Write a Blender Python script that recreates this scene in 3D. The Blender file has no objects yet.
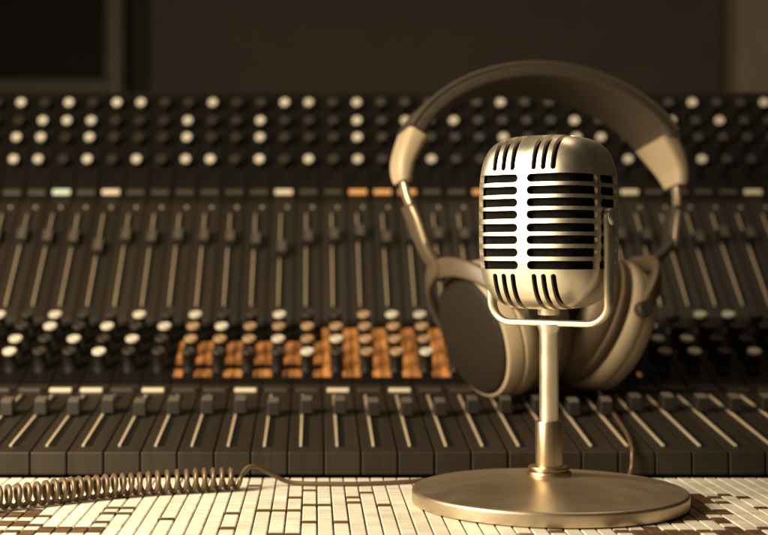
import bpy, bmesh, math, random
from mathutils import Vector, Matrix
random.seed(11)
R = math.radians
C = bpy.context.scene.collection
sc = bpy.context.scene

# ------------------------------------------------------------------ camera numbers (photo pixels 768 x 535)
F, CX, HY, HC = 1412.0, 314.0, 256.0, 0.1443
def px(x, Y): return (x - CX) / F * Y                   # world X of a pixel column at depth Y
def pz(y, Y): return HC - (y - HY) / F * Y              # world Z of a pixel row at depth Y
def table_y(y): return HC * F / (y - HY)                # depth of a table point seen on pixel row y

# ------------------------------------------------------------------ mesh collector
class MB:
    def __init__(s): s.v, s.f, s.m, s.sm = [], [], [], []
    def add(s, vs, fs, mat=0, smooth=False, M=None):
        o = len(s.v)
        s.v += [tuple(M @ Vector(p)) if M else tuple(p) for p in vs]
        for f in fs:
            s.f.append([i + o for i in f]); s.m.append(mat); s.sm.append(smooth)
    def box(s, a, b, mat=0, M=None):
        x0, y0, z0 = a; x1, y1, z1 = b
        s.add([(x0,y0,z0),(x1,y0,z0),(x1,y1,z0),(x0,y1,z0),(x0,y0,z1),(x1,y0,z1),(x1,y1,z1),(x0,y1,z1)],
              [(3,2,1,0),(4,5,6,7),(0,1,5,4),(1,2,6,5),(2,3,7,6),(3,0,4,7)], mat, False, M)
    def loft(s, rings, mat=0, smooth=True, closed=False, caps=True, M=None):
        n = len(rings[0]); vs = [p for r in rings for p in r]; fs = []
        k = len(rings)
        for i in range(k if closed else k - 1):
            a, b = i * n, ((i + 1) % k) * n
            for j in range(n):
                fs.append((a + j, a + (j + 1) % n, b + (j + 1) % n, b + j))
        if caps and not closed:
            fs.append(tuple(range(n - 1, -1, -1))); fs.append(tuple(range((k - 1) * n, k * n)))
        s.add(vs, fs, mat, smooth, M)
    def lathe(s, prof, n=32, mat=0, mats=None, smooth=True, M=None):   # prof: (r, z) about +z
        vs, rows = [], []
        for r, z in prof:
            if r < 1e-7: rows.append([len(vs)]); vs.append((0, 0, z))
            else:
                rows.append(list(range(len(vs), len(vs) + n)))
                vs += [(r * math.cos(2*math.pi*i/n), r * math.sin(2*math.pi*i/n), z) for i in range(n)]
        for q in range(len(rows) - 1):
            a, b = rows[q], rows[q + 1]; fs = []
            for i in range(n):
                j = (i + 1) % n
                if len(a) == 1 and len(b) == 1: continue
                if len(a) == 1: fs.append((a[0], b[j], b[i]))
                elif len(b) == 1: fs.append((a[i], a[j], b[0]))
                else: fs.append((a[i], a[j], b[j], b[i]))
            o = len(s.v)
            mm = mats[q] if mats else mat
            for f in fs: s.f.append([i + o for i in f]); s.m.append(mm); s.sm.append(smooth)
        # indices above are relative to the vertex block appended now
        s.v += [tuple(M @ Vector(p)) if M else tuple(p) for p in vs]
    def tube(s, pts, rad, n=10, mat=0, M=None):
        pts = [Vector(p) for p in pts]; rings = []
        up = None
        for i, p in enumerate(pts):
            t = (pts[min(i+1, len(pts)-1)] - pts[max(i-1, 0)]).normalized()
            if up is None:
                up = Vector((0,0,1)) if abs(t.z) < .9 else Vector((1,0,0))
            a = (up - t * up.dot(t)).normalized(); up = a; b = t.cross(a)
            r = rad(i / (len(pts)-1)) if callable(rad) else rad
            rings.append([p + (a * math.cos(2*math.pi*k/n) + b * math.sin(2*math.pi*k/n)) * r for k in range(n)])
        s.loft(rings, mat, True, False, True, M)
    def sweep(s, pts, sect, side, mat=0, M=None, smooth=True):
        """sect: list of (a, b) : a along 'side' vector, b along the in-plane normal"""
        pts = [Vector(p) for p in pts]; side = Vector(side).normalized(); rings = []
        for i, p in enumerate(pts):
            t = (pts[min(i+1, len(pts)-1)] - pts[max(i-1, 0)]).normalized()
            nrm = side.cross(t).normalized()
            sc_ = sect(i / (len(pts) - 1)) if callable(sect) else sect
            rings.append([p + side * a + nrm * b for a, b in sc_])
        s.loft(rings, mat, smooth, False, True, M)
    def build(s, name, mats, parent=None, loc=(0,0,0), rot=(0,0,0), bevel=0, angle=35, seg=2):
        me = bpy.data.meshes.new(name); me.from_pydata(s.v, [], s.f); me.update()
        for m in (mats if isinstance(mats, (list, tuple)) else [mats]): me.materials.append(m)
        for p, mi, sm in zip(me.polygons, s.m, s.sm): p.material_index = mi; p.use_smooth = sm
        bm = bmesh.new(); bm.from_mesh(me); bmesh.ops.recalc_face_normals(bm, faces=bm.faces)
        for e in bm.edges:
            if len(e.link_faces) == 2 and e.calc_face_angle(0) > R(angle): e.smooth = False
        bm.to_mesh(me); bm.free()
        o = bpy.data.objects.new(name, me); C.objects.link(o)
        o.location = loc; o.rotation_euler = rot
        if parent: o.parent = parent
        if bevel:
            b = o.modifiers.new('bevel', 'BEVEL'); b.width = bevel; b.segments = seg
            b.limit_method = 'ANGLE'; b.angle_limit = R(30)
        return o

def rrect(w, h, r, n=4):
    out = []
    for cx_, cy_, a0 in ((w/2-r, h/2-r, 0), (-w/2+r, h/2-r, 90), (-w/2+r, -h/2+r, 180), (w/2-r, -h/2+r, 270)):
        for k in range(n + 1):
            a = R(a0 + 90*k/n); out.append((cx_ + r*math.cos(a), cy_ + r*math.sin(a)))
    return out
def spline(pts, n=10):
    P = [Vector(p) for p in pts]; out = []
    for i in range(len(P) - 1):
        p0, p1, p2, p3 = P[max(i-1,0)], P[i], P[i+1], P[min(i+2,len(P)-1)]
        for k in range(n):
            t = k / n
            out.append(.5*((2*p1) + (p2-p0)*t + (2*p0-5*p1+4*p2-p3)*t*t + (3*p1-p0-3*p2+p3)*t**3))
    out.append(P[-1]); return out
def empty(name, loc=(0,0,0), rot=(0,0,0), parent=None):
    o = bpy.data.objects.new(name, None); C.objects.link(o); o.location = loc; o.rotation_euler = rot
    o.empty_display_size = .02
    if parent: o.parent = parent
    return o
def tag(o, label=None, cat=None, group=None, kind=None):
    for k, v in (('label', label), ('category', cat), ('group', group), ('kind', kind)):
        if v: o[k] = v
    return o
def link_copy(src, name, parent, loc, rot=(0,0,0)):
    o = src.copy(); C.objects.link(o); o.name = name; o.parent = parent; o.location = loc; o.rotation_euler = rot
    return o

# ------------------------------------------------------------------ materials
def mat(name, col, rough=.5, metal=0.0, noise=None, stretch=(1,1,1), amt=.25, bump=0.0, rvar=.0, random_amt=0, spec=.5, island=False):
    m = bpy.data.materials.new(name); m.use_nodes = True
    nt = m.node_tree; N = nt.nodes; L = nt.links
    b = N['Principled BSDF']
    b.inputs['Base Color'].default_value = (*col, 1); b.inputs['Roughness'].default_value = rough
    b.inputs['Metallic'].default_value = metal; b.inputs['Specular IOR Level'].default_value = spec
    cur = None
    if noise:
        tc = N.new('ShaderNodeTexCoord'); mp = N.new('ShaderNodeMapping'); mp.inputs['Scale'].default_value = stretch
        nz = N.new('ShaderNodeTexNoise'); nz.inputs['Scale'].default_value = noise; nz.inputs['Detail'].default_value = 6
        nz.inputs['Roughness'].default_value = .65
        L.new(tc.outputs['Object'], mp.inputs['Vector'])
        oi = N.new('ShaderNodeObjectInfo'); cv = N.new('ShaderNodeCombineXYZ'); ml = N.new('ShaderNodeMath'); ml.operation = 'MULTIPLY'; ml.inputs[1].default_value = 7.3
        L.new(oi.outputs['Random'], ml.inputs[0])
        for q_ in (0, 1, 2): L.new(ml.outputs[0], cv.inputs[q_])
        L.new(cv.outputs[0], mp.inputs['Location']); L.new(mp.outputs['Vector'], nz.inputs['Vector'])
        mr = N.new('ShaderNodeMapRange'); mr.inputs['From Min'].default_value = .3; mr.inputs['From Max'].default_value = .7
        mr.inputs['To Min'].default_value = 1 - amt; mr.inputs['To Max'].default_value = 1 + amt
        L.new(nz.outputs['Fac'], mr.inputs['Value'])
        mx = N.new('ShaderNodeVectorMath'); mx.operation = 'SCALE'; mx.inputs[0].default_value = col
        L.new(mr.outputs['Result'], mx.inputs['Scale']); cur = mx.outputs['Vector']
        if rvar:
            m2 = N.new('ShaderNodeMapRange'); m2.inputs['From Min'].default_value = .3; m2.inputs['From Max'].default_value = .7
            m2.inputs['To Min'].default_value = rough - rvar; m2.inputs['To Max'].default_value = rough + rvar
            L.new(nz.outputs['Fac'], m2.inputs['Value']); L.new(m2.outputs['Result'], b.inputs['Roughness'])
        if bump:
            bp = N.new('ShaderNodeBump'); bp.inputs['Strength'].default_value = bump; bp.inputs['Distance'].default_value = .0006
            L.new(nz.outputs['Fac'], bp.inputs['Height']); L.new(bp.outputs['Normal'], b.inputs['Normal'])
    if random_amt:
        if island: src = N.new('ShaderNodeNewGeometry').outputs['Random Per Island']
        else: src = N.new('ShaderNodeObjectInfo').outputs['Random']
        mr = N.new('ShaderNodeMapRange'); mr.inputs['To Min'].default_value = 1 - random_amt; mr.inputs['To Max'].default_value = 1 + random_amt
        L.new(src, mr.inputs['Value'])
        mx = N.new('ShaderNodeVectorMath'); mx.operation = 'SCALE'
        if cur: L.new(cur, mx.inputs[0])
        else: mx.inputs[0].default_value = col
        L.new(mr.outputs['Result'], mx.inputs['Scale']); cur = mx.outputs['Vector']
    if cur: L.new(cur, b.inputs['Base Color'])
    return m

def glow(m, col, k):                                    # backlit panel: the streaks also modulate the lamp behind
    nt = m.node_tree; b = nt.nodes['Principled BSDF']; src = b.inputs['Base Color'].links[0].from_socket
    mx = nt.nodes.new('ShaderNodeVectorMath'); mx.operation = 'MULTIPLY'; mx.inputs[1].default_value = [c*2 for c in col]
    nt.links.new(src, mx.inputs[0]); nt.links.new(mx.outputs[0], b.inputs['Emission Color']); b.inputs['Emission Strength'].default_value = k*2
M = {}
M['metal']   = mat('champagne_metal', (.84,.77,.645), .41, 1.0, 90, (1,1,1), .05, 0, .05)
M['base']    = mat('satin_base_metal', (.60,.495,.36), .42, 1.0, 70, (1,1,1), .05, 0, .03)
M['collar']  = mat('brushed_collar_metal', (.55,.42,.27), .36, 1.0, 300, (1,1,.05), .12, 0, .05)
M['foam']    = mat('black_foam', (.006,.005,.004), .95, 0, 400, (1,1,1), .5, .5, spec=.1)
M['strip']   = mat('console_panel', (.0235,.0178,.0115), .5, 0, 260, (1,.03,.03), .16, .06, .06, .16, spec=.3)
M['kpanel']  = mat('black_knob_panel', (.006,.0045,.003), .6, 0, 260, (1,.03,.03), .25, .05, .05, .12, spec=.15)
M['black']   = mat('black_plastic', (.012,.010,.008), .38, 0, 200, (1,1,1), .3, 0, .05)
M['groove']  = mat('groove_black', (.004,.0035,.003), .7, spec=.2)
M['rail']    = mat('brass_rail', (.50,.40,.27), .42, .2, 400, (1,.05,1), .18)
M['white']   = mat('pale_cap', (.66,.60,.49), .45, 0, 150, (1,1,1), .05, 0, 0, .08)
M['tan']     = mat('amber_lit_cap', (.42,.27,.15), .42, 0, 150, (1,1,1), .08, 0, 0, .15)  # amber light falling on these caps is put into their colour
M['dark']    = mat('dark_cap', (.026,.020,.014), .42, 0, 150, (1,1,1), .1, 0, 0, .3)
M['ring']    = mat('cap_ring', (.06,.047,.034), .4)
M['fcap']    = mat('fader_cap_plastic', (.015,.012,.009), .45, 0, 200, (1,1,1), .2)
M['ftop']    = mat('fader_cap_top', (.085,.068,.05), .42, 0, 200, (1,1,1), .15)
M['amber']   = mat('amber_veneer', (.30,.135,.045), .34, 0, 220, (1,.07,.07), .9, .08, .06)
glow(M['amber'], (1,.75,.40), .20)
M['amber_shaded'] = mat('shaded_amber_veneer', (.28,.125,.042), .36, 0, 220, (1,.12,.12), .95, .08, .06)  # darker amber copy, shade on the left columns put into its colour
glow(M['amber_shaded'], (1,.72,.38), .11)
M['btn_w']   = mat('pale_button', (.75,.66,.50), .4)
M['btn_g']   = mat('mint_button', (.66,.80,.66), .35)
M['btn_o']   = mat('orange_button', (.80,.42,.16), .4)
M['btn_d']   = mat('dark_button', (.055,.043,.03), .4)
M['screw']   = mat('screw_metal', (.5,.43,.33), .5, .2)
M['cream']   = mat('cream_tile', (.76,.71,.595), .34, 0, 55, (1,1,1), .09, .03, .08, .09, island=True)
M['brown']   = mat('brown_tile', (.115,.062,.030), .35, 0, 120, (1,1,1), .2, .03, .06, .25, island=True)
M['grout']   = mat('dark_grout', (.035,.024,.015), .9, 0, 500, (1,1,1), .25, .3)
M['cable']   = mat('bronze_cable', (.13,.085,.047), .40, .25, 300, (1,1,1), .12)
M['hp_cream']= mat('cream_plastic', (.45,.355,.235), .42, 0, 120, (1,1,1), .06, .02, .05)
M['hp_band'] = mat('brown_leather', (.064,.049,.035), .5, 0, 350, (1,1,1), .22, .35, .08)
M['hp_edge'] = mat('band_shell', (.066,.052,.038), .48, 0, 120, (1,1,1), .08)
M['hp_dark'] = mat('dark_cup_face', (.022,.016,.0105), .65, 0, 250, (1,1,1), .15, .1, spec=.25)
M['hp_yoke'] = mat('brown_yoke', (.095,.068,.042), .45, 0, 150, (1,1,1), .1)
M['hp_grey'] = mat('grey_yoke', (.035,.028,.021), .42, 0, 150, (1,1,1), .1)
M['hp_pad']  = mat('pad_leather', (.17,.122,.075), .5, 0, 300, (1,1,1), .2, .3)
M['slider']  = mat('slider_metal', (.62,.5,.34), .3, .7)
M['wall']    = mat('wall_paint', (.062,.049,.035), .8, 0, 6, (1,1,1), .12, .1)
M['panel']   = mat('dark_wall_panel', (.070,.056,.040), .75, 0, 9, (1,1,1), .10, .1)
M['gap']     = mat('dark_wall_gap', (.026,.018,.012), .8)
M['screen']  = mat('black_screen', (.018,.016,.012), .7, spec=.15)
M['frame']   = mat('screen_frame', (.085,.068,.046), .6, 0, 20, (1,1,1), .1)
M['edge']    = mat('frame_edge', (.14,.13,.088), .5)
M['pillar']  = mat('pale_pillar', (.27,.215,.15), .75, 0, 8, (1,1,1), .1)

# ------------------------------------------------------------------ setting: mosaic table top, wall
WT = .00867
def tile_ix(x, y):
    Y = table_y(y); return (math.floor(px(x, Y) / WT - .2), math.floor(Y / WT))
dark = set()
def z(x0, sc_, y0, lst):
    for a, b in lst: dark.add(tile_ix(x0 + a / sc_, y0 + b / sc_))
z(280, 5.12, 460, [(155,150),(80,192),(155,235),(225,235),(75,252),(150,310),(305,310),(365,190),(370,218),(430,165),(520,235),(55,378),(20,378),(-10,250)])
z(140, 5.12, 460, [(165,293),(480,277),(457,343),(600,128),(640,263),(690,380),(730,380)])
z(0, 5.12, 460, [(590,190),(545,248),(615,248),(665,277),(515,277),(560,310),(210,262),(205,292),(165,325),(130,378),(320,215)])
z(560, 3.69, 455, [(520,165),(545,172),(665,155),(745,195),(500,200),(540,215),(590,230),(520,235),(610,250),(300,285),(340,270),(250,285),(540,285),(490,280),(700,292),(560,200),(575,218),(500,215),(480,235),(450,250),(640,268),(745,265),(590,292),(620,295)])
z(420, 5.12, 455, [(505,400),(670,395)])
for xx in range(0, 32, 3):
    for yy in (514, 517, 521, 524): dark.add(tile_ix(xx, yy))
for xx in range(44, 66, 3):
    for yy in (529, 532, 536, 540): dark.add(tile_ix(xx, yy))
for xx in range(80, 92, 3):
    for yy in (528, 532): dark.add(tile_ix(xx, yy))
for xx in range(0, 40, 3): dark.add(tile_ix(xx, 531))
for xx in range(672, 722, 3):
    for yy in range(494, 520, 2):
        if random.random() < (.75 if yy > 500 and xx < 708 else .3): dark.add(tile_ix(xx, yy))
for xx in range(640, 768, 4):
    for yy in (530, 533, 537, 541):
        if random.random() < .55: dark.add(tile_ix(xx, yy))
mb = MB()
mb.box((-1.1, .30, -.035), (1.2, 1.75, -.0014), 0)
for i in range(-75, 90):
    for j in range(35, 106):
        X0, Y0 = (i + .2) * WT, j * WT
        yy = HY + HC * F / (Y0 + WT/2); xx = CX + F * (X0 + WT/2) / (Y0 + WT/2)
        inframe = -5 < xx < 773 and yy < 537
        d = (i, j) in dark or (not inframe and random.random() < .12)
        g = .0005; t = .0004
        jz = random.uniform(-.00008, .00008)
        h = .00013; u = .00022
        a = [(X0+g,Y0+h), (X0+WT-g,Y0+h), (X0+WT-g,Y0+WT-h), (X0+g,Y0+WT-h)]
        c = [(X0+g+t,Y0+h+u), (X0+WT-g-t,Y0+h+u), (X0+WT-g-t,Y0+WT-h-u), (X0+g+t,Y0+WT-h-u)]
        mb.add([(p[0],p[1],-.0018) for p in a] + [(p[0],p[1],-.0004) for p in a] + [(p[0],p[1],jz-.0001) for p in c],
               [(0,1,5,4),(1,2,6,5),(2,3,7,6),(3,0,4,7),(4,5,9,8),(5,6,10,9),(6,7,11,10),(7,4,8,11),(8,9,10,11)], 2 if d else 1)
t = mb.build('tabletop', [M['grout'], M['cream'], M['brown']])
tag(t, 'cream mosaic tabletop with scattered brown tiles and dark joints', 'tabletop', kind='structure')

YW = 2.6
mb = MB(); mb.box((-2.6, YW, -.8), (3.2, YW + .1, 1.9))
tag(mb.build('wall', M['wall']), 'dark brown back wall of the room', 'wall', kind='structure')
Y1 = YW - .05
mb = MB(); mb.box((px(149,Y1), Y1, -.8), (px(725,Y1), YW - .001, 1.9))
tag(mb.build('wall_panel', M['panel'], bevel=.006), 'wide dark brown panel on the wall behind the console', 'wall panel')
mb = MB(); mb.box((px(727,Y1), YW - .12, -.8), (px(1000,Y1), YW - .001, 1.9))
tag(mb.build('pillar', M['pillar'], bevel=.006), 'lighter tan pillar at the end of the back wall', 'pillar')
mb = MB(); mb.box((px(128,YW-.02), YW - .012, -.8), (px(148,YW-.02), YW - .001, 1.9))  # dark slab stands in for the shaded gap beside the wall panel
tag(mb.build('wall_gap_strip', M['gap']), 'narrow upright strip darkened as a shaded trim beside the framed black screen', 'recess')
scr = empty('wall_screen', (px(20,Y1), YW, pz(78,Y1)))
tag(scr, 'large black screen in a dull brown frame on the back wall', 'screen')
sx = scr.location
mb = MB(); x0, x1 = px(-210,Y1) , px(126,Y1); zb = pz(96,Y1)
def L(a, b): return tuple(Vector(a) - Vector(sx)), tuple(Vector(b) - Vector(sx))
mb.box(*L((x0, Y1-.02, zb-.02), (x1, YW-.002, pz(80,Y1))))
mb.box(*L((px(106,Y1), Y1-.02, pz(80,Y1)), (x1, YW-.002, .95)))
mb.box(*L((x0, Y1-.02, .95), (x1, YW-.002, 1.0)))
mb.build('frame', M['frame'], scr, bevel=.004)
mb = MB(); mb.box(*L((px(114,Y1), Y1-.032, zb-.02), (px(121,Y1), Y1-.0205, 1.0)))
mb.build('edge_strip', M['edge'], scr, bevel=.003)
mb = MB(); mb.box(*L((x0+.03, Y1+.005, pz(80,Y1)), (px(106,Y1), YW-.004, .95)))
mb.build('display', M['screen'], scr)

# ------------------------------------------------------------------ mixing console
W = .02403
P = [(.922,.0012),(.922,.0163),(1.118,.0410),(1.1205,.0423),(1.228,.0836),(1.232,.0907),(1.352,.1945),(1.358,.1962),
     (1.371,.2000),(1.436,.3085),(1.441,.3115),(1.56,.3115),(1.56,.0012)]
def seg(i):
    (a, b), (c, d) = P[i], P[i+1]; l = math.hypot(c-a, d-b)
    return math.atan2(d-b, c-a), l
def on(i, Y, h=0):                      # point of panel i at depth Y, lifted h along its normal
    (a, b), (c, d) = P[i], P[i+1]; k = (Y-a)/(c-a); zz = b + (d-b)*k; an = seg(i)[0]
    return (0, Y - h*math.sin(an), zz + h*math.cos(an))
FAD, KNB, UFAD, TOP = 1, 3, 5, 8
con = empty('mixing_console', (px(384, 1.1), .922, 0))
tag(con, 'wide black mixing console with rows of pale topped knobs and sliding faders', 'mixing console')
off = -Vector(con.location)

def strip_mesh():
    mb = MB(); n = len(P); hw = W/2 - .00042
    mb.add([(-hw, y, zz) for y, zz in P] + [(hw, y, zz) for y, zz in P],
           [tuple(range(n)), tuple(range(2*n-1, n-1, -1))] + [(i, i+n, (i+1) % n + n, (i+1) % n) for i in range(n)])
    for q in (KNB, TOP): mb.m[2+q] = 1
    return mb
proto_strip = strip_mesh().build('channel_strip', [M['strip'], M['kpanel']], con, bevel=.0009)

def knob_mesh(L_, r, cap):
    mb = MB()
    prof = [(0,0),(r*1.12,0),(r*1.12,.0012),(r*.98,.0022),(r*.93,L_-.0028),(r*.99,L_-.0022),(r*1.0,L_-.0006),(r*.93,L_),(r*.70,L_),(r*.66,L_-.0003),(0,L_-.0003)]
    if cap == 'dark': ms = [0]*6 + [2,2,1,1]
    else: ms = [0]*5 + [1]*5
    mb.lathe(prof, 22, 0, ms)
    return mb
LT, LK = .0135, .0178
def knob_obj(L_, r, cap):
    mb = knob_mesh(L_, r, cap)
    o = mb.build('knob', [M['black'], M[{'white':'white','tan':'tan','dark':'dark'}[cap]], M['ring']], angle=40)
    return o
KP = {(b, c): knob_obj(LK if b == 'low' else LT, .0055 if b == 'low' else .0048, c) for b in ('low','top') for c in ('white','tan','dark')}
used = set()
def put(src, name, parent, loc, rot=(0,0,0), label=None):
    if src.name not in used and src.parent is None:
        used.add(src.name); src.parent = parent; src.location = loc; src.rotation_euler = rot; o = src
        o_first = o
    else:
        o = src.copy(); C.objects.link(o); o.name = name; o.parent = parent; o.location = loc; o.rotation_euler = rot
    if 'label' in o: del o['label']
    if label: o['label'] = label
    return o

def track_obj(length, rw_=.0019):
    mb = MB()
    mb.box((-.0002, -length/2, -.0003), (.0040, length/2, .0002), 0)      # dark slot
    mb.box((-.0003-rw_, -length/2, -.0003), (-.0003, length/2, .0012), 1)     # bright raised rail
    return mb.build('fader_track', [M['groove'], M['rail']], bevel=.0003)
def cap_obj(w, l, h):
    mb = MB()
    prof = [(-l/2,0),(-l/2*.82,h*.86),(-l*.18,h),(0,h*.86),(l*.18,h),(l/2*.82,h*.86),(l/2,0)]
    n = len(prof)
    vs = [(-w/2*(1-.14*zz/h), y, zz) for y, zz in prof] + [(w/2*(1-.14*zz/h), y, zz) for y, zz in prof]
    mb.add(vs, [tuple(range(n)), tuple(range(2*n-1, n-1, -1))] + [(i, i+n, (i+1) % n + n, (i+1) % n) for i in range(n)])
    for i in (1, 2, 3, 4): mb.m[2+i] = 1
    return mb.build('fader_cap', [M['fcap'], M['ftop']], bevel=.0006)
tr_low, tr_up = track_obj(.150), track_obj(.128, .0013)
cap_low, cap_up = cap_obj(.0092, .0160, .0115), cap_obj(.0090, .0180, .0100)
def btn(m_):
    mb = MB(); mb.box((-.0085, -.0028, -.0004), (.0085, .0028, .0022)); return mb.build('button', m_, bevel=.0006)
BT = {k: btn(M['btn_'+k]) for k in 'wgod'}
mb = MB(); mb.lathe([(0,-.0005),(.0016,-.0005),(.0016,.0006),(.0011,.0009),(0,.0007)], 12); screw = mb.build('screw', M['screw'])
(a_, b_), (c_, d_) = P[KNB], P[KNB+1]
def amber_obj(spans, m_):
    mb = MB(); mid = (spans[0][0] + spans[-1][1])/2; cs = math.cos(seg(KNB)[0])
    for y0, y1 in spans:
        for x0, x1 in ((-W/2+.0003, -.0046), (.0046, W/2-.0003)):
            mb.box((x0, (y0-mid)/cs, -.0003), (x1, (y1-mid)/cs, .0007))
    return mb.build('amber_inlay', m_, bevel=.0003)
amb_full, amb_half = amber_obj([(1.1335, 1.222)], M['amber']), amber_obj([(1.1335, 1.1455), (1.1545, 1.196)], M['amber_shaded'])  # the split in the half inlay stands in for a band of shade
mb = MB(); mb.box((-.0014,-.0058,-.0003), (.0014,.0058,.0007)); amb_glint = mb.build('amber_inlay', M['amber'], bevel=.0003)  # small glowing chip painted in for an amber glint

# which knob tops are pale / tinted by amber light, read row by row from the photo
topw = [{0,2,4,5,8,11,12,14,20,23,26,28,31,-2}, {1,2,3,7,10,14,16,18,23,27,29}, {0,1,3,7,10,14,20,23,24}, {0,1,3,5,7,8,10,12,14,17,25,28}]
topY = [1.4145, 1.403, 1.3925, 1.379]
loww = [{-1,1,4,6,9,13,14,22,24,25}, {1,3,5,7,22}, {0,2,4,9,11,22,23}, {0,3,10,14,21,23,25}]
lowt = [{12}, {6,8,9,10,11,12,13,14,15}, {6,7,8,10,12,13,14,15}, {12,13,15,22}]
lowY = [1.209, 1.186, 1.162, 1.139]
ubtn = {2:'g', 4:'w', 11:'w', 14:'o', 15:'o', 16:'o', 19:'o', 25:'w', 30:'w'}
lbtn = {2:'w', 3:'w', 5:'w', 8:'w', 11:'w', 13:'w', 20:'d'}
upos = {0:.30,1:.29,2:.31,3:.32,4:.42,5:.30,6:.32,7:.30,8:.31,9:.32,10:.35,11:.44,12:.32,13:.30,14:.26,15:.33}

def add_strip(k):
    Xk = W * (k + .78)
    st = proto_strip if k == KMIN else link_copy(proto_strip, 'channel_strip', con, (0,0,0))
    st.location = Vector((Xk, 0, 0)) + off
    c, d = k + 13, k + 11
    sl = seg(FAD)[0]; sk = seg(KNB)[0]; su = seg(UFAD)[0]; stp = seg(TOP)[0]
    # lower fader
    if -11 <= k <= 13:
        put(tr_low, 'fader_track', st, Vector(on(FAD, 1.010)) + Vector((-.0022,0,0)), (sl,0,0))
        q = 1.025 + random.uniform(-.003, .005) + (.012 if d > 19 else 0)
        put(cap_low, 'fader_cap', st, Vector(on(FAD, q, .0014)), (sl,0,0))
    if -12 <= k <= 15:
        lb = lbtn.get(d, 'd')
        put(BT[lb], 'button', st, on(FAD, 1.1015), (sl,0,0), {'w':'pale cream button'}.get(lb))
        for r in range(4):
            h = LK; cY = lowY[r] + h*math.sin(sk)
            if d in HIDE_LOW and r in HIDE_LOW[d]: continue
            cp = 'white' if d in loww[r] else 'tan' if d in lowt[r] else 'dark'
            put(KP[('low', cp)], 'knob', st, on(KNB, cY), (sk,0,0), {'white':'knob with a pale cream top','tan':'knob with its top tinted by amber light'}.get(cp))
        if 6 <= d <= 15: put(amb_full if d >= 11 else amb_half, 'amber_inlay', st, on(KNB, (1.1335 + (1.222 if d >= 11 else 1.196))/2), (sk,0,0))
    if d == 21: put(amb_glint, 'amber_inlay', st, Vector(on(KNB, 1.1395)) + Vector((.003,0,0)), (sk,0,0))
    # upper fader
    put(tr_up, 'fader_track', st, Vector(on(UFAD, 1.291)) + Vector((-.0012,0,0)), (su,0,0))
    f = upos.get(c, random.uniform(.26, .36))
    put(cap_up, 'fader_cap', st, on(UFAD, 1.339 - f*.096, .0014), (su,0,0))
    if k % 1 == 0: put(screw, 'screw', st, Vector(on(UFAD, 1.3475)) + Vector((.004,0,0)), (su,0,0))
    ub = ubtn.get(c, 'd')
    put(BT[ub], 'button', st, on(TOP, 1.3745), (stp,0,0), {'w':'pale cream button','g':'pale mint button','o':'orange button'}.get(ub))
    for r in range(4):
        cY = topY[r] + LT*math.sin(stp)
        cp = 'white' if c in topw[r] else 'dark'
        put(KP[('top', cp)], 'knob', st, on(TOP, cY), (stp,0,0), {'white':'knob with a pale cream top'}.get(cp))
HIDE_LOW = {d: {2, 3} for d in range(16, 21)}
KMIN, KMAX = -15, 19
for k in range(KMIN, KMAX + 1): add_strip(k)
for key, o in list(KP.items()):
    if o.parent is None: bpy.data.objects.remove(o)
for o in list(BT.values()):
    if o.parent is None: bpy.data.objects.remove(o)

# ------------------------------------------------------------------ microphone
YM = .825; XM = px(549, YM)
mic = empty('microphone', (XM, YM, 0))
tag(mic, 'vintage champagne metal microphone with slotted head on a round desk stand', 'microphone')
mb = MB()
rb = .080
prof = [(0,.0002),(rb*.985,.0002),(rb*.998,.0008)]
prof += [(rb, .0018), (rb, .0066)]
for k in range(1, 7):
    a = R(90*k/6); prof.append((rb - .0022 + .0022*math.cos(a), .0066 + .0022*math.sin(a)))
for k in range(1, 15):
    q = k/14; r_ = (rb-.0022)*(1-q) ; prof.append((r_ if k < 14 else 0, .0088 + .0086*(1-(1-q)**1.25)))
mb.lathe(prof, 128); mb.build('base', M['base'], mic, angle=50)
mb = MB()
mb.lathe([(0,.0150),(.0128,.0150),(.0130,.0160),(.0130,.0182),(.0124,.0190),(.0104,.0192),(.0104,.0200),(.0118,.0202),(.0120,.0210),(.0116,.0218),(.0080,.0222),(.0080,.0472),(.0076,.0480),(0,.0480)], 48)
mb.build('collar', M['collar'], mic, angle=40)
mb = MB(); zs = pz(323, YM)
mb.lathe([(0,.0470),(.0056,.0470),(.0056,zs-.006),(.0060,zs-.004),(.0072,zs-.0012),(.0072,zs-.0006),(0,zs-.0006)], 40)
mb.build('stem', M['metal'], mic, angle=40)

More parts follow.
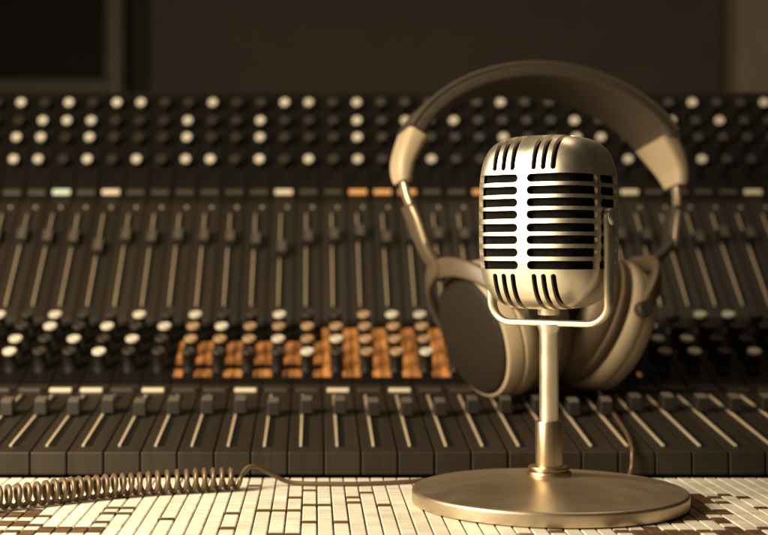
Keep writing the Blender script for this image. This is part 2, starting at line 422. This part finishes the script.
TH = R(-35)                                             # head turned towards the left of the picture
headM = Matrix.Rotation(TH, 4, 'Z')
HA, HB = .0352, .0350                                   # half width, half depth
ZT, ZB = pz(136.5, YM), pz(309, YM); ZC = (ZT + ZB)/2; HH = (ZT - ZB)/2
NP_, NV = 144, 72
def plan(phi, n=4.0):
    c, s = math.cos(phi), math.sin(phi)
    return (math.copysign(abs(c)**(2/n), c), math.copysign(abs(s)**(2/n), s))
def prof_r(tz):                                         # plan scale and height along the meridian, tz in -1..1
    a = tz * math.pi/2; n = 4.0
    c, s = math.cos(a), math.sin(a)
    return abs(c)**(2/n), math.copysign(abs(s)**(2/n), s)
def head_shell(inset):
    vs, fs = [], []
    rows = []
    for i in range(NV + 1):
        tz = -1 + 2*i/NV
        r, h = prof_r(tz)
        zz = ZC + h*(HH - inset)
        if i in (0, NV): rows.append([len(vs)]); vs.append((0,0,zz)); continue
        low = max(0, -h)**3                             # belly tapers a little
        rows.append(list(range(len(vs), len(vs)+NP_)))
        for j in range(NP_):
            x, y = plan(2*math.pi*(j+.5)/NP_)
            k = r*(1-.05*low)
            # faint raised rib down the middle of the front and the back
            vs.append((x*k*(HA-inset), y*k*(HB-inset), zz))
    for i in range(NV):
        a, b = rows[i], rows[i+1]
        for j in range(NP_):
            q = (j+1) % NP_
            if len(a) == 1: fs.append((a[0], b[q], b[j]))
            elif len(b) == 1: fs.append((a[j], a[q], b[0]))
            else: fs.append((a[j], a[q], b[q], b[j]))
    return vs, fs
mb = MB(); vs, fs = head_shell(0); mb.add(vs, fs, 0, True)
vi, fi = head_shell(.0020); mb.add(vi, [tuple(reversed(f)) for f in fi], 0, True)
me = bpy.data.meshes.new('head_shell'); me.from_pydata(mb.v, [], mb.f); me.update()
shell = bpy.data.objects.new('head_shell', me); C.objects.link(shell)

# cutters: horizontal slots follow the plan curve, upright slots run over shoulder and belly
cut = MB()
NS = 2400
curve = [plan(2*math.pi*i/NS) for i in range(NS)]
curve = [(x*HA, y*HB) for x, y in curve]
cum = [0.0]
for i in range(NS):
    a, b = curve[i], curve[(i+1) % NS]; cum.append(cum[-1] + math.hypot(b[0]-a[0], b[1]-a[1]))
PER = cum[-1]
def at_s(s):
    s %= PER
    lo, hi = 0, NS
    while hi - lo > 1:
        m_ = (lo+hi)//2
        if cum[m_] <= s: lo = m_
        else: hi = m_
    a, b = curve[lo], curve[(lo+1) % NS]; t_ = (s-cum[lo])/(cum[lo+1]-cum[lo])
    p = (a[0]+(b[0]-a[0])*t_, a[1]+(b[1]-a[1])*t_)
    l = math.hypot(b[0]-a[0], b[1]-a[1]); nx, ny = (b[1]-a[1])/l, -(b[0]-a[0])/l
    return p, (nx, ny)
def s_of_angle(deg):                                    # deg measured like phi of plan()
    return cum[int(round(deg/360*NS)) % NS]
def hslot(s0, s1, zc, hh):
    n = max(14, int((s1-s0)/.0011)); vs = []
    ss = [s0 + hh*(1-math.cos(math.pi/2*i/6)) for i in range(6)]
    ss += [s0+hh + (s1-s0-2*hh)*i/n for i in range(n+1)]
    ss += [s1 - hh*(1-math.cos(math.pi/2*i/6)) for i in range(5,-1,-1)]
    for s in ss:
        e = min(s-s0, s1-s); q = hh if e >= hh else math.sqrt(max(1e-9, hh*hh-(hh-e)**2))
        q = max(q, .00012)
        p, nn = at_s(s)
        for o in (-.0045, .004):
            for sg in (-1, 1): vs.append((p[0]+nn[0]*o, p[1]+nn[1]*o, zc + sg*q))
    k = len(ss); fs = []
    for i in range(k-1):
        a, b = 4*i, 4*i+4
        fs += [(a, a+1, b+1, b), (a+1, a+3, b+3, b+1), (a+3, a+2, b+2, b+3), (a+2, a, b, b+2)]
    fs += [(0,2,3,1), (4*k-4, 4*k-3, 4*k-1, 4*k-2)]
    cut.add(vs, fs)
sF = s_of_angle(270); sR = s_of_angle(0); sB = s_of_angle(90); sL = s_of_angle(180)
gap = .0028                                             # half the solid bar
quarter = PER/4
BAR = .0084
s_end = min((s_ for s_ in [sL + PER/4*k_/600 for k_ in range(600)]), key=lambda s_: abs(math.degrees(math.atan2(at_s(s_)[1][1], at_s(s_)[1][0])) % 360 - 203))
rows_y = [178.8, 191, 203, 215, 228, 240, 252.5, 265]
for yy in rows_y:
    zc = pz(yy, YM - .02)
    for s0 in (sF,):
        hslot(s0 + gap, s0 + quarter - BAR - .0022, zc, .0024); hslot(s0 + quarter - BAR + .0022, s0 + quarter + .018, zc, .0024)
        hslot(s_end, s0 - gap, zc, .0024)
def vslot(x, ztip, zfar, y0, y1, hw):
    sg = 1 if zfar > ztip else -1; pts = []
    for i in range(9):
        a = math.pi*i/8; pts.append((x - hw*math.cos(a), ztip + sg*(hw - hw*math.sin(a))))
    pts.append((x+hw, zfar)); pts.append((x-hw, zfar)); n = len(pts)
    cut.add([(p[0], y0, p[1]) for p in pts] + [(p[0], y1, p[1]) for p in pts],
            [tuple(range(n)), tuple(range(2*n-1, n-1, -1))] + [(i, i+n, (i+1)%n+n, (i+1)%n) for i in range(n)])
for x in (-.0182, -.0124, -.0066, .0066, .0124, .0182):
    for ys in ((-.06, -.0065), (.0065, .06)):
        vslot(x, pz(171, YM-.02), ZT + .02, ys[0], ys[1], .00155)
        vslot(x, pz(273.5, YM-.02), ZB - .02, ys[0], ys[1], .00155)
cme = bpy.data.meshes.new('cut'); cme.from_pydata(cut.v, [], cut.f); cme.update()
bm = bmesh.new(); bm.from_mesh(cme); bmesh.ops.recalc_face_normals(bm, faces=bm.faces); bm.to_mesh(cme); bm.free()
cutter = bpy.data.objects.new('cut', cme); C.objects.link(cutter)
bo = shell.modifiers.new('b', 'BOOLEAN'); bo.object = cutter; bo.operation = 'DIFFERENCE'; bo.solver = 'EXACT'
dg = bpy.context.evaluated_depsgraph_get()
res = bpy.data.meshes.new_from_object(shell.evaluated_get(dg))
bpy.data.objects.remove(cutter); bpy.data.objects.remove(shell)
bm = bmesh.new(); bm.from_mesh(res)
for f in bm.faces: f.smooth = True
for e in bm.edges: e.smooth = not (len(e.link_faces) == 2 and e.calc_face_angle(0) > R(38))
bm.to_mesh(res); bm.free()
res.materials.clear(); res.materials.append(M['metal'])
res.transform(headM)
head = bpy.data.objects.new('head_shell', res); C.objects.link(head); head.parent = mic
print('HEAD', len(res.polygons))
mb = MB(); vi, fi = head_shell(.0034); mb.add(vi, fi, 0, True, headM); mb.build('inner_foam', M['foam'], head, angle=180)
# swivel block under the head
mb = MB(); mb.lathe([(0,ZB-.0035),(.0062,ZB-.0035),(.0066,ZB-.0025),(.0066,ZB+.004),(0,ZB+.004)], 32)
mb.build('head_plug', M['metal'], head)
# U bracket
ya = pz(323, YM); za = pz(216, YM); hx = .0372; rc = .0125
path = [(-hx, 0, za)]
for k in range(6): path.append((-hx, 0, za + (ya + rc - za)*(k+1)/6))
for k in range(1, 9):
    a = R(90*k/8); path.append((-hx + rc - rc*math.cos(a), 0, ya + rc - rc*math.sin(a)))
for k in range(1, 9): path.append((-hx + rc + (2*hx - 2*rc)*k/8, 0, ya))
for k in range(1, 9):
    a = R(90*k/8); path.append((hx - rc + rc*math.sin(a), 0, ya + rc - rc*math.cos(a)))
for k in range(6): path.append((hx, 0, ya + rc + (za - ya - rc)*(k+1)/6))
def sect(t_):
    e = abs(t_-.5)*2; w = .0058 + .0050*max(0, (e-.45)/.55)
    return rrect(w, .0037, .0014, 3)
mb = MB(); mb.sweep(path, sect, (0,1,0), 0, headM)
mb.build('bracket', M['metal'], mic, angle=45)
for sg in (-1, 1):
    q = headM @ Matrix.Translation((sg*hx, 0, za - .001)) @ Matrix.Rotation(R(90)*sg, 4, 'Y')
    mb = MB(); mb.lathe([(0,-.0075),(.0030,-.0075),(.0030,-.0012),(.0048,-.0012),(.0048,.0020),(.0042,.0027),(.0020,.0031),(0,.0032)], 28, M=q)
    mb.build('pivot_knob', M['metal'], mic, angle=40)

# ------------------------------------------------------------------ headphones
YAW, LEAN = R(20), R(-14)
hp = empty('headphones', (px(568, 1.075), 1.062, .0375), (LEAN, 0, YAW))
tag(hp, 'brown and cream over-ear headphones standing behind the microphone', 'headphones')
HPM = Matrix.Translation(hp.location) @ hp.rotation_euler.to_matrix().to_4x4()
def arc(a, h, z0, a0, a1, n=48):
    return [(a*math.cos(R(a0 + (a1-a0)*i/n)), 0, z0 + h*math.sin(R(a0 + (a1-a0)*i/n))) for i in range(n+1)]
AE, HE, Z0 = .1240, .0860, .1730
mb = MB(); mb.sweep(arc(AE, HE, Z0, 156, 24), lambda t_: rrect(.030 + .022*math.sin(math.pi*t_*.62), .0040, .0018, 3), (0,1,0))
band = mb.build('headband', M['hp_edge'], hp, angle=50)
mb = MB(); mb.sweep(arc(AE-.0060, HE-.0060, Z0, 156.5, 23.5), lambda t_: rrect(.0296 + .022*math.sin(math.pi*t_*.62), .0088, .0020, 4), (0,1,0))
mb.build('band_pad', M['hp_band'], band, angle=60)
for sg in (-1, 1):
    # cream end cover over each end of the band, tapering to the slider
    pts = spline(([(.1060,0,.2066)] if sg > 0 else [(-.1085,0,.2025)]) + [(sg*.1110,0,.1985),(sg*.1155,0,.190),(sg*.1190,0,.1815),(sg*.1205,0,.173),(sg*.1200,0,.167)], 6)
    mb = MB(); mb.sweep(pts, lambda t_: rrect((.041 if sg > 0 else .030)*(1-.46*t_**1.6), .0172*(1-.36*t_), .0048, 4), (0,1,0))
    mb.build('band_end_cover', M['hp_cream'], hp, angle=60)
    pts = spline([(sg*.1205,0,.172),(sg*.1185,-.001,.155),(sg*.1140,-.003,.140),(sg*.1105,-.003,.127),(sg*.1075,-.002,.116)], 8)
    mb = MB(); mb.sweep(pts, lambda t_: rrect(.0085 - .002*t_, .0048, .0018, 3), (0,1,0))
    mb.build('slider', M['slider'], hp, angle=60)
    # dark grey hinge plate behind the slider
    pts = spline([(sg*.1165,.002,.150),(sg*.1120,.003,.136),(sg*.1085,.002,.122),(-.1050 if sg < 0 else .0980,.001,.112),(-.0985 if sg < 0 else .0780,0,.1000)], 8)
    mb = MB(); mb.sweep(pts, lambda t_: rrect(.0165 - .003*t_, .0078, .003, 4), (0,1,0))
    mb.build('hinge_plate', M['hp_yoke' if sg < 0 else 'hp_grey'], hp, angle=60)
    # ear cup
    tilt = R(15) if sg < 0 else R(23)
    cc = Vector((-.0580, 0, .0545)) if sg < 0 else Vector((.0340, 0, .0560))
    rotm = Matrix.Rotation(math.pi if sg < 0 else 0, 4, 'Z') @ Matrix.Rotation(R(90) + tilt, 4, 'Y')   # local z -> outward, dipping
    cupM = Matrix.Translation(cc) @ rotm
    r0 = .0525
    mb = MB(); mb.lathe([(0,-.006),(r0*.86,-.006),(r0*.97,-.0055),(r0,-.003),(r0,.003),(r0*.985,.006),(r0*.955,.0068),(r0*.95,.0074),(r0*.965,.0084),(r0*.945,.0140),(r0*.905,.0182),(r0*.86,.0190),(0,.0190)], 72, M=cupM)
    cup = mb.build('ear_cup', M['hp_cream'], hp, angle=40)
    mb = MB(); mb.lathe([(r0*.60,-.0062),(r0*.92,-.0062),(r0*.985,-.0085),(r0*1.0,-.0135),(r0*1.0,-.0155),(r0*.985,-.0162),(r0*1.0,-.0170),(r0*.985,-.0300),(r0*.90,-.0360),(r0*.75,-.0370),(r0*.62,-.0345),(r0*.55,-.0165),(r0*.55,-.0062),(r0*.60,-.0062)], 72, M=cupM)
    mb.build('ear_cushion', M['hp_pad'], cup, angle=60)
    mb = MB(); mb.lathe([(0,-.0066),(r0*.56,-.0066),(r0*.56,-.0061),(0,-.0061)], 48, M=cupM)
    mb.build('speaker_cloth', M['foam'], cup)
    mb = MB(); mb.lathe([(0,.0186),(r0*.855,.0186),(r0*.855,.0200),(r0*.835,.0210),(r0*.78,.0222),(r0*.3,.0246),(0,.0248)], 64, M=cupM)
    mb.build('cup_face', M['hp_dark'], cup, angle=60)
    # fork that holds the cup at its front and back edge
    pts = []
    for k in range(33):
        a = R(-88 + 176*k/32)
        rr = r0 + .0065
        out_ = .0410*math.cos(a); v_ = rr*math.sin(a)
        pts.append((sg*out_, v_, -.006 + .047*math.cos(a)))
    q = Matrix.Translation(cc + Vector((0,0,.004)))
    mb = MB(); rings = []
    for k, p in enumerate(pts):
        p = Vector(p); t_ = (Vector(pts[min(k+1,32)]) - Vector(pts[max(k-1,0)])).normalized()
        up = Vector((0,0,1)); n_ = up.cross(t_).normalized(); u2 = t_.cross(n_)
        e = abs(k/32-.5)*2; hgt = .016*(1-.35*e)
        rings.append([p + n_*b + u2*a for a, b in rrect(hgt, .0055, .0022, 3)])
    mb.loft(rings, 0, True, False, True, q)
    mb.build('fork', M['hp_yoke'], hp, angle=60)
    q = Matrix.Translation(cc + Vector((sg*.0410, 0, .0450))) @ Matrix.Rotation(R(90), 4, 'Y')
    mb = MB(); mb.lathe([(0,-.0056),(.0078,-.0056),(.0088,-.0042),(.0088,.0042),(.0078,.0056),(.003,.0060),(0,.0058)], 28, M=q)
    mb.build('knuckle', M['hp_yoke'], hp, angle=40)
    for vs_ in (-1, 1):
        q = Matrix.Translation(cc + Vector((0, vs_*(r0+.0075), -.001))) @ Matrix.Rotation(R(90), 4, 'X')
        mb = MB(); mb.lathe([(0,-.0045),(.0055,-.0045),(.0062,-.003),(.0062,.003),(.0055,.0045),(0,.0045)], 24, M=q)
        mb.build('pivot', M['hp_grey'], hp, angle=40)

# ------------------------------------------------------------------ coiled cable
def tp(x, y, h): Y = table_y(y); return Vector((px(x, Y), Y, h))
rw, rc_ = .0015, .0059
A = tp(-70, 518, rc_ + rw); B = tp(8, 509.5, rc_ + rw); Cc = tp(120, 497, rc_ + rw); D = tp(238, 490, rc_ + rw)
axis = spline([A, B, Cc, D], 60)
cl = [0]
for a, b in zip(axis, axis[1:]): cl.append(cl[-1] + (b-a).length)
pitch = .0056; turns = cl[-1]/pitch; pts = []
n = int(turns*18)
def axis_at(s):
    i = 0
    lo, hi = 0, len(cl)-1
    while hi-lo > 1:
        m_ = (lo+hi)//2
        if cl[m_] <= s: lo = m_
        else: hi = m_
    t_ = (s-cl[lo])/(cl[lo+1]-cl[lo]); return axis[lo].lerp(axis[lo+1], t_), (axis[lo+1]-axis[lo]).normalized()
for i in range(n+1):
    s = cl[-1]*i/n; p, tt = axis_at(min(s, cl[-1]-1e-7)); a = 2*math.pi*s/pitch + .55*math.sin(s*61) + .4*math.sin(s*143+1)
    nn = tt.cross(Vector((0,0,1))).normalized(); k = 1 + .05*math.sin(s*90) - .03*math.sin(s*210)
    pts.append(p + nn*rc_*k*math.cos(a) + Vector((0,0,rc_*k*math.sin(a))))
last = pts[-1]
lead = [last, Vector((px(243,.872),.872,pz(473,.872))), Vector((px(249,.876),.876,pz(467,.876))), Vector((px(259,.880),.880,pz(468,.880))),
        Vector((px(274,.885),.885,pz(475.5,.885))), Vector((px(290,.888),.888,pz(482,.888))), tp(318,486,rw), tp(360,486,rw), tp(405,484,rw),
        Vector((.085,.906,rw)), Vector((.130,.9125,rw)), Vector((.180,.9115,rw)), Vector((px(625,.912),.9125,rw)),
        Vector((px(631.5,.916),.9165,.006)), Vector((px(632.5,.918),.9185,.016)), Vector((px(632,.925),.926,.0192)),
        Vector((px(627,.96),.960,.0232)), Vector((px(616,1.01),1.010,.0292)), Vector((px(607,1.045),1.045,.0345)), Vector((px(600,1.064),1.064,.0415)),Vector((px(598,1.075),1.078,.052))]
pts += spline(lead, 8)[1:]
mb = MB(); mb.tube(pts, rw, 8)
tag(mb.build('coiled_cable', M['cable'], angle=180), 'brown cable wound into a long coil on the cream tiles', 'cable')

# ------------------------------------------------------------------ light, world, camera
def lookat(o, tgt):
    o.rotation_euler = (Vector(tgt) - o.location).to_track_quat('-Z', 'Y').to_euler()
def area(name, loc, tgt, size, power, col, sy=None):
    l = bpy.data.lights.new(name, 'AREA'); l.energy = power; l.color = col; l.size = size
    if sy: l.shape = 'RECTANGLE'; l.size_y = sy
    o = bpy.data.objects.new(name, l); C.objects.link(o); o.location = loc; lookat(o, tgt); return o
area('key_lamp', (-.51, .60, .38), (.08, .92, .06), .34, 14, (1, .83, .575))
area('overhead_lamp', (.35, 1.15, 1.25), (.15, .95, .1), .5, 2.8, (1, .78, .53))
w = bpy.data.worlds.new('World'); sc.world = w; w.use_nodes = True
bg = w.node_tree.nodes['Background']; bg.inputs['Color'].default_value = (1, .80, .55, 1); bg.inputs['Strength'].default_value = .025

cd = bpy.data.cameras.new('camera'); cam = bpy.data.objects.new('camera', cd); C.objects.link(cam)
cam.location = (0, 0, HC); cam.rotation_euler = (R(90), 0, 0)
cd.sensor_width = 36; cd.lens = F/768*36; cd.shift_x = (384-CX)/768; cd.shift_y = -(267.5-HY)/768
cd.clip_start = .02; cd.clip_end = 50
cd.dof.use_dof = True; cd.dof.focus_distance = .80; cd.dof.aperture_fstop = 6.8
sc.camera = cam
vs_ = sc.view_settings; vs_.view_transform = 'Standard'; vs_.look = 'None'; vs_.exposure = 0; vs_.gamma = 1
sc.cycles.max_bounces = 8; sc.cycles.use_denoising = True
